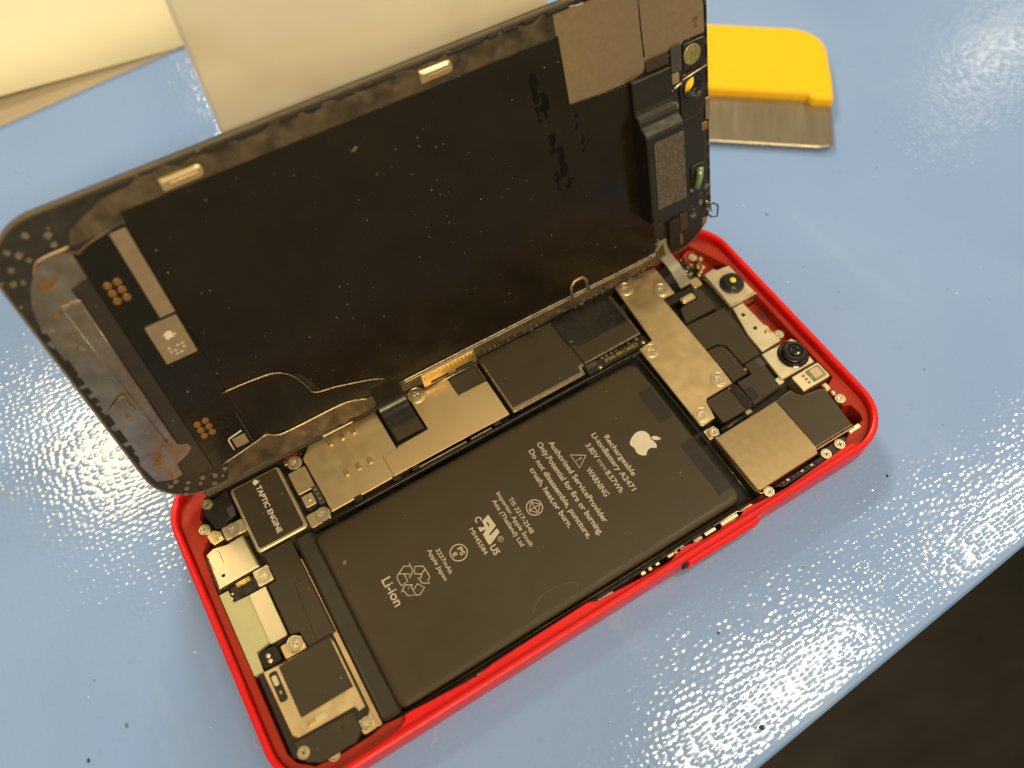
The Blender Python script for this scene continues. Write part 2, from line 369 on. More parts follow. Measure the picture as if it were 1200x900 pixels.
# battery ------------------------------------------------------------
BZ = 5.6
bo = rr(-43.6, 30.4, -28.0, 8.6, (1.8, 2.2, 2.2, 1.8), 6)
bat = plate('battery', bo, 2.4, BZ, 'battery_black', ph, prof=[(0, 2.4), (0, 4.2), (.15, 4.7), (.3, 5.2), (.6, 5.45), (1.0, 5.56), (1.5, BZ)])
tag(bat, 'black lithium battery with white printed text and fruit logo', None)
R('battery_flap', -46.9, -43.3, -27.9, 10.0, 2.4, 5.15, 'battery_edge', bat, .8, .5)
tube('battery_lip', [(-46.5, 3.5, 5.1), (-46.5, -27.2, 5.1)], .16, 'grey_plastic', bat)
# frame around the battery: thin black bezel wires
tube('battery_bezel', smoothpath([(-42, 9.6, 5.3), (27.5, 9.7, 5.3), (30.4, 9.1, 5.3), (31.6, 6.8, 5.2), (31.7, -26.5, 5.2)], 5), .26, 'black_gloss', bat, 8)
tube('battery_bezel', [(-43, -28.5, 5.0), (30.8, -28.5, 5.1)], .28, 'black_gloss', bat, 8)
flat('patch', rr(26.5, 29.6, -25.0, -12.3, .1), BZ - .006, 'battery_patch', bat)
flat('patch', rr(26.2, 29.4, -6.6, 1.5, .1), BZ - .006, 'battery_patch', bat)
TZ = BZ + .016
T = lambda s, x, y, wd, cap=1.05, m='print_pale', b=.016: text('print', s, x, y, -90, wd, cap, TZ, m, bat, b)
T('Rechargeable', 14.75, -3.1, 10.0, 1.1)
T('Li-ionBattery A2471', 12.85, -1.4, 14.2, 1.1)
T('3.85V', 10.6, -2.7, 3.6, 1.1); T('8.57Wh', 10.6, -9.6, 5.1, 1.1)
strokes('print', [[(11.25, -6.6), (11.25, -9.3)], [(10.85, -6.6), (10.85, -7.3)], [(10.85, -7.6), (10.85, -8.3)], [(10.85, -8.6), (10.85, -9.3)]], .09, BZ, 'print_pale', bat)
T('WARNING', 7.75, -7.15, 6.7, 1.15)
strokes('print', [[(6.95, -2.95), (9.5, -4.6), (6.95, -6.25), (6.95, -2.95)]], .17, BZ - .02, 'print_pale', bat)
strokes('print', [[(8.5, -4.6), (7.8, -4.6)], [(7.5, -4.6), (7.35, -4.6)]], .14, BZ - .02, 'print_pale', bat)
T('Authorized ServiceProvider', 4.65, 1.6, 19.7, 1.1)
T('Only.Potential for fire or burning.', 2.5, 2.6, 22.3, 1.15)
T('Do not disassemble, puncture,', .3, 2.1, 21.2, 1.1)
T('crush, heat,or burn.', -1.6, -1.4, 14.1, 1.1)
def circle_print(x, y, r, wd=.11): strokes('print', [circ(x, y, r, 28) + [circ(x, y, r, 28)[0]]], wd, BZ, 'print_pale', bat)
circle_print(-4.9, -8.6, 1.55)
q = [(-4.86, -7.36), (-3.62, -8.58), (-4.86, -9.84), (-6.12, -8.62), (-4.86, -7.36)]
strokes('print', [q], .13, BZ - .02, 'print_pale', bat)
strokes('print', [[q[0], q[2]], [q[1], q[3]]], .09, BZ - .02, 'print_pale', bat)
T('TIS 2217-2548', -8.3, -4.5, 8.2, .85, b=.008); T('Importer. Apple South', -9.7, -2.3, 12.5, .85, b=.008); T('Asia (Thailand) Ltd', -11.15, -3.2, 10.7, .85, b=.008)
flat('print', [(-13.18,-5.23),(-13.02,-7.89),(-15.04,-8.73),(-14.92,-9.00),(-13.10,-8.44),(-13.07,-9.34),(-15.73,-10.55),(-16.07,-10.34),(-16.02,-8.13),(-14.90,-7.53),(-16.16,-7.40),(-16.09,-6.37),(-15.25,-6.92),(-14.88,-6.86),(-14.85,-5.78)],
     TZ, 'print_pale', bat, [[(-13.94,-6.37),(-13.99,-7.20),(-14.30,-7.41),(-14.30,-6.51)]])
T('C', -15.9, -4.55, 1.0, 1.25, b=.02); T('US', -16.2, -10.9, 1.9, 1.3, b=.02)
circle_print(-13.6, -10.6, .5, .05); T('R', -13.9, -10.4, .42, .55, b=0)
T('MH45584', -17.75, -5.9, 5.8, .85, b=.008)
circle_print(-21.6, -8.8, 1.6); T('PS', -21.5, -8.0, 1.6, .95); T('E', -22.8, -8.4, .75, .85)
T('2227mAh', -25.05, -6.1, 5.4, .8, b=.008); T('Apple Japan', -26.45, -5.35, 6.8, .8, b=.008)
T('Li-ion', -36.3, -6.05, 5.7, 1.75, b=.012)
strokes('recycling_print', [
 [(-30.41,-5.79),(-30.44,-6.43),(-31.55,-5.76),(-33.40,-6.78),(-33.61,-7.30),(-33.63,-8.77),(-32.21,-8.67),(-32.14,-7.08),(-32.91,-6.62)],
 [(-32.14,-7.08),(-31.27,-7.62),(-31.67,-8.31),(-30.48,-7.45),(-30.41,-5.79)],
 [(-29.82,-6.81),(-30.47,-8.11),(-29.42,-8.80),(-28.41,-8.24),(-28.45,-7.65),(-29.82,-6.81)],
 [(-28.41,-8.24),(-28.35,-10.06),(-28.95,-10.43),(-28.93,-11.04),(-30.13,-10.31),(-30.27,-9.07),(-29.93,-9.43),(-29.42,-8.80)],
 [(-32.96,-9.00),(-31.69,-9.77)],[(-32.09,-9.53),(-32.11,-11.72),(-33.45,-10.96),(-33.66,-9.68),(-34.18,-9.91),(-32.96,-9.00)],
 [(-31.90,-10.57),(-30.92,-9.97),(-30.12,-11.29),(-31.47,-12.02),(-32.11,-11.72)]], .1, BZ, 'print_pale', bat)
fruit_logo(20.9, -8.3, 1.0, TZ, 'print_bright', bat)
# peeled film edge and pale spot on the battery
strokes('film_edge', [[(x, y) for x, y, z in smoothpath([(-15.6, -25.6, 0), (-14.4, -24.4, 0), (-11.6, -23.5, 0), (-8, -24.0, 0), (-6.2, -24.9, 0), (-6.4, -25.9, 0)], 4)]], .09, BZ - .05, 'film_line', bat)
plate('glue_spot', circ(-40.6, .6, .55, 7), 5.3, 5.62, 'gum', bat, .1)

# haptic motor -------------------------------------------------------
tp = R('haptic_motor', -53.7, -43.4, 10.6, 25.4, 1.4, 5.7, 'pale_steel', ph, .8, .25)
R('haptic_label', -53.1, -44.0, 11.2, 25.0, 5.6, 5.76, 'black_tape', tp, .5, .03)
text('print', 'TAPTIC ENGINE', -48.95, 23.2, -90, 11.0, 1.0, 5.79, 'print_bright', tp, .02)
fruit_logo(-48.55, 24.2, .22, 5.775, 'print_bright', tp)
# lower left corner module
plate('antenna_block', [(-59.7, 23.6), (-58.5, 25.2), (-54.1, 26.0), (-54.1, 21.8), (-54.5, 20.2), (-56.2, 19.8), (-57.4, 18.8), (-58.9, 19.6)], 2, 5.4, 'black_plastic', ph, .15)
R('antenna_tab', -55.6, -54.3, 20.2, 22.4, 5.3, 5.55, 'grey_plastic', ph, .2)
screw(-60.6, 20.2, 5.9); screw(-58.4, 25.0, 5.7); 
R('ground_bracket', -57.9, -53.8, 16.1, 18.9, 3, 5.5, 'pale_steel', ph, .3); screw(-56.0, 17.5, 5.62, True)
plate('ground_clip', [(-60.8, 18.9), (-59.4, 19.6), (-58.2, 18.6), (-58.1, 16.8), (-60.2, 16.6), (-60.6, 17.4)], 3, 5.3, 'shield_steel', ph, .1)
R('gold_pad', -59.9, -59.2, 17.0, 17.8, 5.2, 5.45, 'gold', ph, .1); R('clip_block', -59.0, -58.2, 17.2, 18.2, 5.2, 5.6, 'pale_steel', ph, .1)
# charging port
cp = plate('charging_port', [(-62.2, 15.3), (-60.6, 15.9), (-58.0, 15.3), (-54.8, 15.4), (-54.4, 8.2), (-62.4, 8.0)], 1.5, 5.9, 'pale_steel', ph, .25)
R('port_flap', -62.0, -59.7, 11.9, 15.0, 5.85, 6.0, 'pale_steel', cp, .5, .12)
R('port_hole', -61.1, -60.4, 9.6, 10.2, 5.85, 5.93, 'black_tray', cp, .2, .02)
R('port_side', -62.9, -62.3, 7.6, 15.2, 2, 4.9, 'black_plastic', cp, .1)
R('flex_contact', -59.6, -56.7, 6.7, 7.7, 4, 5.5, 'gold', ph, .3, .2)
R('flex_contact_base', -60.9, -55.8, 4.7, 7.6, 3, 4.7, 'black_gloss', ph, .2)
R('port_screw_plate', -56.0, -53.0, 4.6, 7.9, 3, 5.5, 'pale_steel', ph, .3); screw(-54.5, 6.3, 5.62, True)
plate('pcb_tape', [(-62.9, 7.2), (-61.2, 7.2), (-61.1, 4.6), (-58.2, 4.4), (-57.7, -.2), (-57.7, -5.2), (-60.9, -5.8), (-61.1, -9.6), (-62.8, -9.4)], 3.5, 5.0, 'green_tape', ph, .06)
R('tape_seam', -62.7, -58.6, 4.0, 4.2, 4.95, 5.03, 'green_tape', ph, .05, .02)
R('port_shield', -58.2, -54.9, -6.0, 4.2, 3, 5.5, 'pale_steel', ph, .3)
for (x, y) in ((-61.8, 6.0), (-61.3, 5.2), (-60.9, 5.9)): R('contact_dot', x, x + .45, y, y + .45, 4.9, 5.15, 'pale_steel', ph, .15)
R('sensor_cell', -60.9, -57.5, -9.4, -6.2, 3, 4.8, 'black_gloss', ph, .6); 
for y in (-8.4, -7.4): lathe('contact_dot', -59.4, y, [(.42, 4.7), (.42, 4.95), (.2, 5.05)], 'pale_steel', ph, 12)
R('speaker_bracket', -56.9, -52.9, -9.8, -7.2, 3, 5.4, 'shield_steel', ph, .3); screw(-54.4, -8.2, 5.9, True)
# speaker with metal frame
spk = plate('speaker', rr(-62.3, -48.0, -25.6, -9.6, .8), 2, 5.2, 'black_plastic', ph, .2)
plate('speaker_frame', [(-61.2, -9.8), (-57.0, -10.2), (-48.6, -10.4), (-48.3, -11.5), (-48.3, -24.0), (-49.6, -24.2), (-50.0, -23.1), (-60.2, -22.7), (-60.9, -22.0)], 5.0, 5.7, 'shield_steel', spk, .15)
R('speaker_label', -58.4, -48.7, -20.1, -10.4, 5.6, 5.92, 'black_tape', spk, .15, .05)
R('speaker_slot', -60.5, -59.0, -16.2, -10.6, 5.55, 5.73, 'black_tray', spk, .5, .01)
R('slot_spring', -60.3, -59.3, -13.2, -11.3, 5.6, 5.9, 'pale_steel', spk, .3, .1)
R('gold_pad', -60.0, -59.5, -14.8, -14.2, 5.6, 5.85, 'gold', spk, .1)
R('slot_spring', -58.0, -54.4, -22.1, -21.2, 5.6, 5.95, 'pale_steel', spk, .3, .1); R('gold_pad', -58.0, -56.4, -21.95, -21.35, 5.9, 5.99, 'gold', spk, .15, .02)
plate('speaker_cover', [(-61.3, -22.9), (-50.4, -23.6), (-50.4, -27.0), (-52.0, -28.3), (-58.4, -28.2), (-60.6, -26.8)], 3, 5.5, 'black_tape', spk, .2)
R('cover_hole', -53.4, -52.8, -25.2, -24.7, 5.45, 5.53, 'black_tray', spk, .2, .01)
screw(-60.3, -25.3, 5.7); screw(-56.2, -28.1, 5.2); R('screw_tab', -50.6, -47.9, -28.0, -24.6, 3, 5.1, 'shield_steel', ph, .5); screw(-49.3, -26.5, 5.5)
# black body between speaker and battery, with a long metal strip
plate('flex_carrier', [(-53.0, 10.2), (-47.4, 10.3), (-47.3, -9.8), (-52.6, -10.0), (-53.0, -6.6), (-54.6, -6.2), (-54.6, 4.2), (-52.9, 4.4)], 2, 5.1, 'black_tape', ph, .15)
plate('flex_ridge', [(-50.2, 2.0), (-47.6, 2.0), (-47.6, -9.6), (-51.0, -9.7)], 5.05, 5.3, 'black_tape', ph, .1)
R('edge_strip', -48.1, -47.1, -28.0, 6.0, 2, 4.7, 'copper_plate', ph, .3)
# SIM tray side pieces
R('antenna_contact', -42.5, -38.9, 17.4, 22.6, 3, 5.6, 'shield_steel', ph, .3)
R('antenna_contact', -42.3, -40.0, 14.3, 16.9, 3, 5.3, 'pale_steel', ph, .3)
lathe('contact_dot', -41.1, 15.6, [(.3, 5.2), (.3, 5.5), (.15, 5.55)], 'gold', ph, 12)
jc = R('socket', -39.8, -38.6, 13.4, 17.6, 3, 5.8, 'grey_plastic', ph, .2)
for y in (14.4, 15.5, 16.6): R('socket_pin', -39.35, -39.05, y, y + .25, 5.75, 5.9, 'pale_steel', jc, .05, .02)
R('motor_bracket', -43.1, -38.9, 10.0, 12.9, 3, 5.3, 'shield_steel', ph, .4); screw(-40.1, 11.4, 5.75, True)
screw(-40.4, 24.3, 5.6, True); R('gold_pad', -42.3, -41.4, 24.6, 25.8, 4.6, 5.6, 'gold', ph, .15)
R('red_seal', -41.8, -39.0, 26.0, 27.4, 3, 5.0, 'red_ledge', ph, .3)

# main shields -------------------------------------------------------
sim = plate('card_shield', [(-38.4, 11.0), (-25.0, 11.2), (-21.6, 11.2), (-21.6, 26.3), (-36.6, 26.2), (-38.6, 24.2)], 3, 5.5, 'shield_steel', ph, .12)
for x, y in ((-32.5, 24.5), (-29.9, 24.5), (-27.4, 24.5), (-32.5, 16.9), (-29.9, 16.9), (-27.4, 16.9)):
    R('contact_well', x - .62, x + .62, y - .9, y + .9, 5.44, 5.53, 'copper_plate', sim, .3, .01)
    R('contact', x - .42, x + .42, y - .72, y + .72, 5.5, 5.78, 'gold', sim, .3, .12)
R('shield_rib', -33.2, -26.5, 26.35, 26.9, 4, 5.7, 'pale_steel', sim, .1)
R('shield_slot', -38.9, -38.3, 25.2, 26.4, 5.0, 5.6, 'black_tray', sim, .1)
main = plate('board_shield', [(-24.9, 11.2), (1.4, 11.1), (1.4, 20.3), (-5.3, 20.4), (-5.4, 26.2), (-14.4, 26.4), (-14.4, 16.8), (-21.4, 16.6), (-21.3, 16.3), (-24.9, 16.2)], 5.45, 5.85, 'copper_plate', ph, .1)
R('shield_pad', -5.2, 1.2, 20.5, 26.0, 4, 5.55, 'black_tape', ph, .2)
R('shield_wall', 1.1, 1.35, 20.5, 26.4, 4, 6.1, 'rib_steel', ph, .05)
washer(-12.7, 24.9, 5.86, 1.9); screw(-12.7, 24.9, 6.0, True)
for x in (-33.6, -25.3, -21.2, -2.5): R('shield_clip', x, x + 1.6, 10.3, 11.4, 4, 5.6, 'black_gloss', ph, .2)
for a, b_ in ((-20.0, -9.0), (-8.0, -3.2)): R('shield_wall', a, b_, 10.35, 10.7, 4, 5.45, 'rib_steel', ph, .05)
R('board_edge', -38.0, 20.0, 9.95, 10.3, 3, 5.1, 'black_gloss', ph, .05)
fcn = R('flex_socket', -21.2, -14.7, 16.9, 26.0, 3, 5.3, 'black_plastic', ph, .2)

# black taped shields
sh1 = plate('taped_shield', [(2.3, 11.2), (3.0, 11.0), (19.9, 11.0), (20.1, 12.8), (20.9, 13.0), (20.9, 26.0), (2.3, 26.2)], 3, 5.6, 'rib_steel', ph, .2)
plate('shield_tape', [(2.8, 12.0), (19.3, 11.9), (19.4, 13.4), (20.8, 13.5), (20.8, 25.9), (2.8, 26.0)], 5.55, 5.74, 'black_tape', sh1, .05)
sh2 = plate('taped_shield', [(21.1, 13.1), (35.5, 13.2), (35.8, 25.0), (21.1, 26.0)], 3, 5.5, 'rib_steel', ph, .15)
plate('shield_tape', [(21.0, 13.4), (35.1, 13.6), (35.2, 18.6), (35.7, 18.7), (35.5, 24.7), (21.0, 25.9)], 5.45, 5.68, 'black_tape', sh2, .05)
plate('graphite_film', rr(20.4, 34.8, 17.3, 26.0, (1.6, .3, .3, 1.2)), 5.66, 6.0, 'black_gloss', sh2, .2)
pcb = R('circuit_board', 20.6, 36.2, 10.6, 13.0, 2, 4.8, 'pcb', ph, .2)
text('print', 'C2MFC1083 94V-0', 33.6, 12.2, 180, 8.2, .85, 4.83, 'gold', pcb, .015)
for x, y in ((23.6, 11.1), (34.9, 11.5)): lathe('contact_dot', x, y, [(.4, 4.7), (.4, 4.85), (.2, 4.92)], 'gold', pcb, 12)
for i in range(9):
    x = 25 + i * 1.1 + random.uniform(-.2, .2); R('chip', x, x + random.uniform(.4, .8), 12.35, 12.9, 4.7, 5.2, random.choice(['grey_plastic', 'black_plastic', 'rib_steel']), pcb, .05, .04)
R('chip', 20.9, 23.6, 11.8, 12.9, 4.7, 5.2, 'grey_plastic', pcb, .1, .1)

# big cover plate over the connectors
cov = plate('cover_plate', [(37.4, 26.2), (48.2, 26.0), (47.8, 17.8), (44.7, 17.8), (44.4, -2.9), (44.1, -6.9), (37.6, -7.0), (36.9, -7.6), (36.1, -11.4), (33.0, -11.7), (32.5, -11.2), (32.6, 9.9), (36.2, 10.3)], 5.5, 6.0, 'copper_plate', ph, .12)
for x, y in ((39.2, 24.3), (45.8, 19.9), (34.5, 8.3), (42.3, -4.7), (34.3, -9.5)): washer(x, y, 6.02); screw(x, y, 6.14, True)
screw(34.1, -13.6, 5.6); R('cover_foot', 32.6, 35.2, -14.6, -12.3, 3, 5.0, 'shield_steel', ph, .3)

# connector area, upper right
R('connector', 47.9, 51.3, 14.4, 16.1, 5.0, 5.6, 'shield_steel', ph, .4)
R('connector_cap', 48.2, 50.9, 14.9, 15.8, 5.55, 5.9, 'pale_steel', ph, .35)
R('connector_base', 45.2, 54.6, 16.2, 18.2, 3, 4.7, 'black_gloss', ph, .2)
plate('camera_flex', [(45.3, 10.3), (53.8, 10.3), (53.8, 16.0), (51.8, 16.8), (51.5, 14.2), (47.4, 14.2), (46.6, 14.0)], 4, 5.3, 'black_tape', ph, .15)
plate('graphite_sheet', [(44.8, 10.0), (55.2, 9.4), (55.0, 1.8), (54.2, -4.0), (49.3, -4.1), (49.3, 1.4), (48.2, 2.6), (44.7, 2.8)], 3, 5.0, 'black_tape', ph, .1)
plate('cable_block', [(44.6, 2.4), (47.6, 2.2), (48.6, 1.4), (48.9, -.4), (48.8, -6.4), (44.7, -6.6)], 3, 5.5, 'black_tape', ph, .25)
R('cable_rib', 47.6, 47.9, -4.6, 0.2, 5.4, 5.6, 'grey_plastic', ph, .1, .04)
R('copper_pad', 48.2, 49.0, -5.9, -5.2, 5.4, 5.65, 'bronze_pad', ph, .1)
plate('cable_block', [(45.4, -7.0), (49.2, -7.0), (49.4, -4.4), (53.2, -4.3), (52.6, -12.4), (45.0, -13.0)], 3, 5.3, 'black_tape', ph, .15)
R('cable_block', 37.0, 44.9, -13.1, -7.2, 3, 5.5, 'black_tape', ph, .8)
R('cable_band', 42.8, 44.6, -13.2, -7.0, 5.4, 5.62, 'black_gloss', ph, .1)
R('cable_clip', 45.0, 47.0, -12.0, -9.5, 5.2, 5.75, 'black_plastic', ph, .2)
R('cable_lug', 42.2, 43.8, -14.2, -13.2, 3, 5.4, 'rib_steel', ph, .4); tube('cable_end', [(35.8, -14.0, 4.9), (42.2, -13.9, 4.9)], .6, 'black_gloss', ph, 8)
R('flex_tab', 51.6, 53.4, -6.8, -4.8, 5.2, 5.4, 'grey_plastic', ph, .2)
R('gap_filler', 53.2, 56.0, -4.8, 17.0, 3, 4.6, 'black_gloss', ph, .4)

# camera holders
cm1 = plate('camera_holder', [(56.1, 8.6), (63.0, 8.9), (62.7, 17.6), (59.6, 18.0), (59.2, 18.7), (56.4, 18.4)], 3, 5.8, 'pale_steel', ph, .12)
R('holder_lip', 56.0, 63.0, 8.2, 8.6, 3, 6.05, 'pale_steel', cm1, .1); R('holder_lip', 55.7, 56.0, 8.5, 17.6, 3, 5.9, 'rib_steel', cm1, .05)
def camera_unit(nm, x, y, prof, parent, mats=('lens_ring',)):
    return lathe(nm, x, y, prof, mats[0], parent, 32)
lathe('camera', 60.0, 13.2, [(2.75, 5.7), (2.75, 5.95), (2.55, 6.15), (2.2, 6.15), (2.15, 7.0), (1.9, 7.25), (1.2, 7.25), (.9, 6.9)], 'lens_ring', cm1, 32)
lathe('camera_lens', 60.0, 13.2, [(.72, 7.2), (.66, 7.3), (.4, 7.38)], 'lens_yellow', cm1, 16, smooth=False)
tube('camera_ring', [(x, y, 6.2) for x, y in circ(60.0, 13.2, 2.35, 28)], .16, 'grey_plastic', cm1, 6, True)
cm2 = plate('camera_rail', [(56.2, 8.0), (59.0, 8.0), (59.2, 1.2), (59.6, .4), (59.6, -3.9), (54.4, -4.1), (54.6, 1.0)], 3, 5.6, 'pale_steel', ph, .1)
for x, y in ((57.0, 5.4), (57.0, 1.4)): lathe('rail_hole', x, y, [(.45, 5.5), (.45, 5.62), (.2, 5.6)], 'lens_ring', cm2, 14)
R('rail_clip', 58.0, 59.4, -1.3, -.1, 5.5, 6.0, 'shield_steel', cm2, .5, .2); screw(60.4, -2.4, 5.4)
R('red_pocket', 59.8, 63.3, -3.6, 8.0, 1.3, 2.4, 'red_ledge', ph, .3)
R('microphone_mesh', 62.0, 62.7, 3.0, 6.2, 2.3, 2.6, 'grey_plastic', ph, .3)
cm3 = plate('camera_holder', [(53.7, -4.6), (61.6, -4.8), (62.2, -6.0), (61.9, -11.7), (53.2, -11.6)], 3, 5.9, 'pale_steel', ph, .15)
lathe('camera', 59.2, -8.1, [(3.3, 5.8), (3.3, 6.05), (3.1, 6.2), (2.5, 6.2), (2.45, 7.3), (2.2, 7.6), (1.7, 7.6), (1.55, 7.35), (1.1, 7.3), (1.0, 7.55), (.75, 7.6), (.6, 7.2)], 'lens_black', cm3, 36)
tube('camera_ring', [(x, y, 6.35) for x, y in circ(59.2, -8.1, 2.75, 30)], .14, 'lens_ring', cm3, 6, True)
tube('camera_ring', [(x, y, 7.62) for x, y in circ(59.2, -8.1, 1.95, 30)], .1, 'grey_plastic', cm3, 6, True)
R('holder_foot', 52.2, 53.6, -12.2, -10.6, 3, 5.6, 'pale_steel', cm3, .2)
sn = R('sensor_module', 55.2, 62.3, -16.1, -12.2, 3, 6.0, 'pale_steel', ph, .4, .12)
R('sensor_window', 58.4, 61.9, -15.6, -12.6, 5.95, 6.1, 'green_glass', sn, .3, .05); R('sensor_chip', 59.1, 61.3, -15.1, -12.9, 6.08, 6.3, 'pink_chip', sn, .3, .1)
for k in range(3): R('sensor_pin', 57.2, 57.9, -15.3 + k * .9, -14.8 + k * .9, 5.95, 6.1, 'bronze_pad', sn, .1, .03)
for k in range(3): R('sensor_pin', 58.4, 61.8, -15.65 + k * .02, -15.5, 6.0, 6.15, 'gold', sn, .02, .01) if k == 0 else None
# earpiece vibration unit shield at the lower right
ts = plate('module_shield', [(33.4, -14.9), (48.9, -14.6), (53.4, -14.3), (53.9, -15.6), (54.8, -16.5), (58.6, -17.2), (59.5, -17.9), (58.6, -27.0), (49.2, -27.0), (48.4, -28.2), (34.0, -28.4), (33.4, -27.8)], 3, 5.7, 'bronze_plate', ph, .2)
plate('shield_label', [(49.0, -14.9), (53.3, -14.6), (53.8, -15.9), (54.8, -16.8), (58.5, -17.5), (59.2, -18.1), (58.4, -26.7), (49.1, -26.7)], 5.65, 5.86, 'black_tape', ts, .08)
tube('shield_flange', [(33.1, -15.2, 5.3), (33.1, -27.6, 5.3), (33.8, -28.8, 5.3), (36, -29.0, 5.3)], .13, 'rib_steel', ts)
R('shield_foot', 57.0, 60.0, -28.2, -27.1, 4.6, 5.4, 'pale_steel', ts, .2, .15)
R('shield_lip', 48.8, 58.6, -27.5, -27.1, 4, 5.5, 'rib_steel', ts, .05)
sc = R('spring_contact', 59.6, 60.8, -18.4, -16.6, 4, 5.6, 'shield_steel', ph, .3, .2); R('spring_contact', 60.0, 60.9, -19.8, -18.8, 4, 5.6, 'pale_steel', ph, .3, .2)
screw(60.6, -21.1, 5.7)
fl = plate('antenna_flex', [(37, -29.0), (49.0, -28.7), (50.0, -27.8), (55.6, -27.6), (56.4, -28.6), (53.4, -29.7), (38.6, -30.0)], 3, 4.9, 'pcb', ph, .1)
for i in range(8): R('chip', 38.5 + i * 1.2, 39.2 + i * 1.2, -29.5, -29.0, 4.85, 5.15, random.choice(['grey_plastic', 'black_plastic', 'rib_steel']), fl, .05, .04)
screw(53.7, -28.7, 5.3); screw(50.0, -28.9, 5.3); screw(35.2, -29.3, 5.5)
# top right corner: red boss, debris of torn parts
plate('screw_boss', circ(58.4, 24.5, 2.5, 24), 1.4, 4.2, 'red_ledge', ph, .3, [circ(58.4, 24.5, 1.4, 20)]); screw(58.4, 24.6, 4.1)
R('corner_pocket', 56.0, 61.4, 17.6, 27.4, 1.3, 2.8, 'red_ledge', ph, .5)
R('torn_module', 53.6, 57.2, 18.4, 25.6, 2.4, 3.8, 'black_gloss', ph, .4)
for i in range(34):
    x, y = random.uniform(53.8, 57.0), random.uniform(18.8, 25.6); s_ = random.uniform(.2, .55)
    a = random.uniform(0, 6.3); pts = [(x + s_ * random.uniform(.5, 1) * math.cos(a + k * 1.26), y + s_ * random.uniform(.5, 1) * math.sin(a + k * 1.26)) for k in range(5)]
    plate('torn_fragment', pts, 3.7, 4.0 + random.uniform(0, .8), random.choice(['rib_steel', 'black_gloss', 'green_glass', 'pale_steel', 'black_plastic']), ph, .05)
for x, y, m_ in ((56.6, 20.8, 'gold'), (57.4, 21.4, 'bronze_pad'), (57.6, 20.2, 'pale_steel'), (56.6, 19.6, 'copper_plate'), (58.3, 22.2, 'pale_steel'), (55.6, 19.0, 'copper_plate')):
    R('spring_contact', x, x + .9, y, y + 1.0, 3, 5.3 + random.uniform(-.2, .3), m_, ph, .25, .2)
R('flex_pad', 52.9, 55.2, 16.9, 19.4, 3, 4.9, 'copper_plate', ph, .4)
# spring fingers along the near rail
for i, (x, w_, m_) in enumerate(((5.0, 1.0, 'pale_steel'), (6.6, .8, 'gold'), (8.3, .9, 'pale_steel'), (-39.5, 1.6, 'rib_steel'), (-36.9, 2.2, 'pale_steel'), (-33.5, 3.4, 'rib_steel'), (-29.6, 1.6, 'pale_steel'), (-4.5, 3.4, 'rib_steel'),
                               (11.0, 2.2, 'copper_plate'), (14.0, 1.2, 'gold'), (17.0, 2.0, 'rib_steel'), (19.6, 2.6, 'pale_steel'), (23.4, 4.0, 'shield_steel'), (28.3, 2.6, 'gold'))):
    R('side_spring', x, x + w_, -30.2 + random.uniform(0, .25), -29.35, 3.5, 5.1 + random.uniform(-.2, .3), m_, ph, .15, .1)
for pts in ([(12.2, -29.9), (13.0, -29.4), (14.6, -29.3), (14.9, -30.0)], [(16.4, -30.9), (17.8, -30.6), (18.4, -30.2)], [(24.6, -30.9), (25.4, -30.5), (26.6, -30.3)], [(22.0, -29.3), (27.4, -29.3), (28.2, -29.7), (29.6, -29.3)]):
    tube('side_wire', [(x, y, 5.4) for x, y in pts], .12, 'pale_steel', ph)
plate('button_seal', [(15.2, -30.6), (17.2, -30.6), (17.0, -29.9), (15.6, -29.8)], 3, 5.0, 'red_anodised', ph, .15)
plate('button_seal', [(22.6, -30.7), (26.4, -30.7), (26.0, -30.0), (23.4, -29.9)], 3, 5.0, 'red_anodised', ph, .15)
plate('button_flex', [(-41, -29.4), (-43, -28.7), (30.5, -28.7), (29, -29.4)], 2.5, 4.6, 'black_gloss', ph, .1)

# ------------------------------------------------------------------ display assembly
e1 = Vector((0.99997894, -0.00513089, -0.00397294)); e2 = Vector((0.00542212, 0.32427426, 0.94594757)); e3 = e1.cross(e2)
DM = Matrix((e1, e2, e3)).transposed().to_4x4(); DM.translation = Vector((-0.356, 26.074, 6.987)) * S
dp = empty('display_assembly', None, DM)
tag(dp, 'black phone display panel standing open with its dusty inner side facing us', 'display')
DMmm = DM.copy(); DMmm.translation = Vector((-0.356, 26.074, 6.987)); INV = DMmm.inverted()
LD, HD = 129.3, 62.0
def dout(i): return rr(-LD / 2 + i, LD / 2 - i, i, HD - i, 9.5 - i, 12)
CH = circ(60.1, 37.6, 1.75, 20)
plate('front_glass', dout(0), -1.7, -.75, 'glass_black', dp, holes=[CH], prof=[(.5, -1.7), (.1, -1.5), (0, -1.3), (0, -.8), (.05, -.75)])
plate('bezel_frame', dout(.45), -.8, 0, 'bezel_dark', dp, .15, [CH])
plate('edge_trim', dout(.02), -.74, -.3, 'trim_brown', dp, .06, [dout(.7)])
plate('lens_window', circ(60.1, 37.6, 1.78, 20), -1.4, -1.2, 'clear_glass', dp, 0)
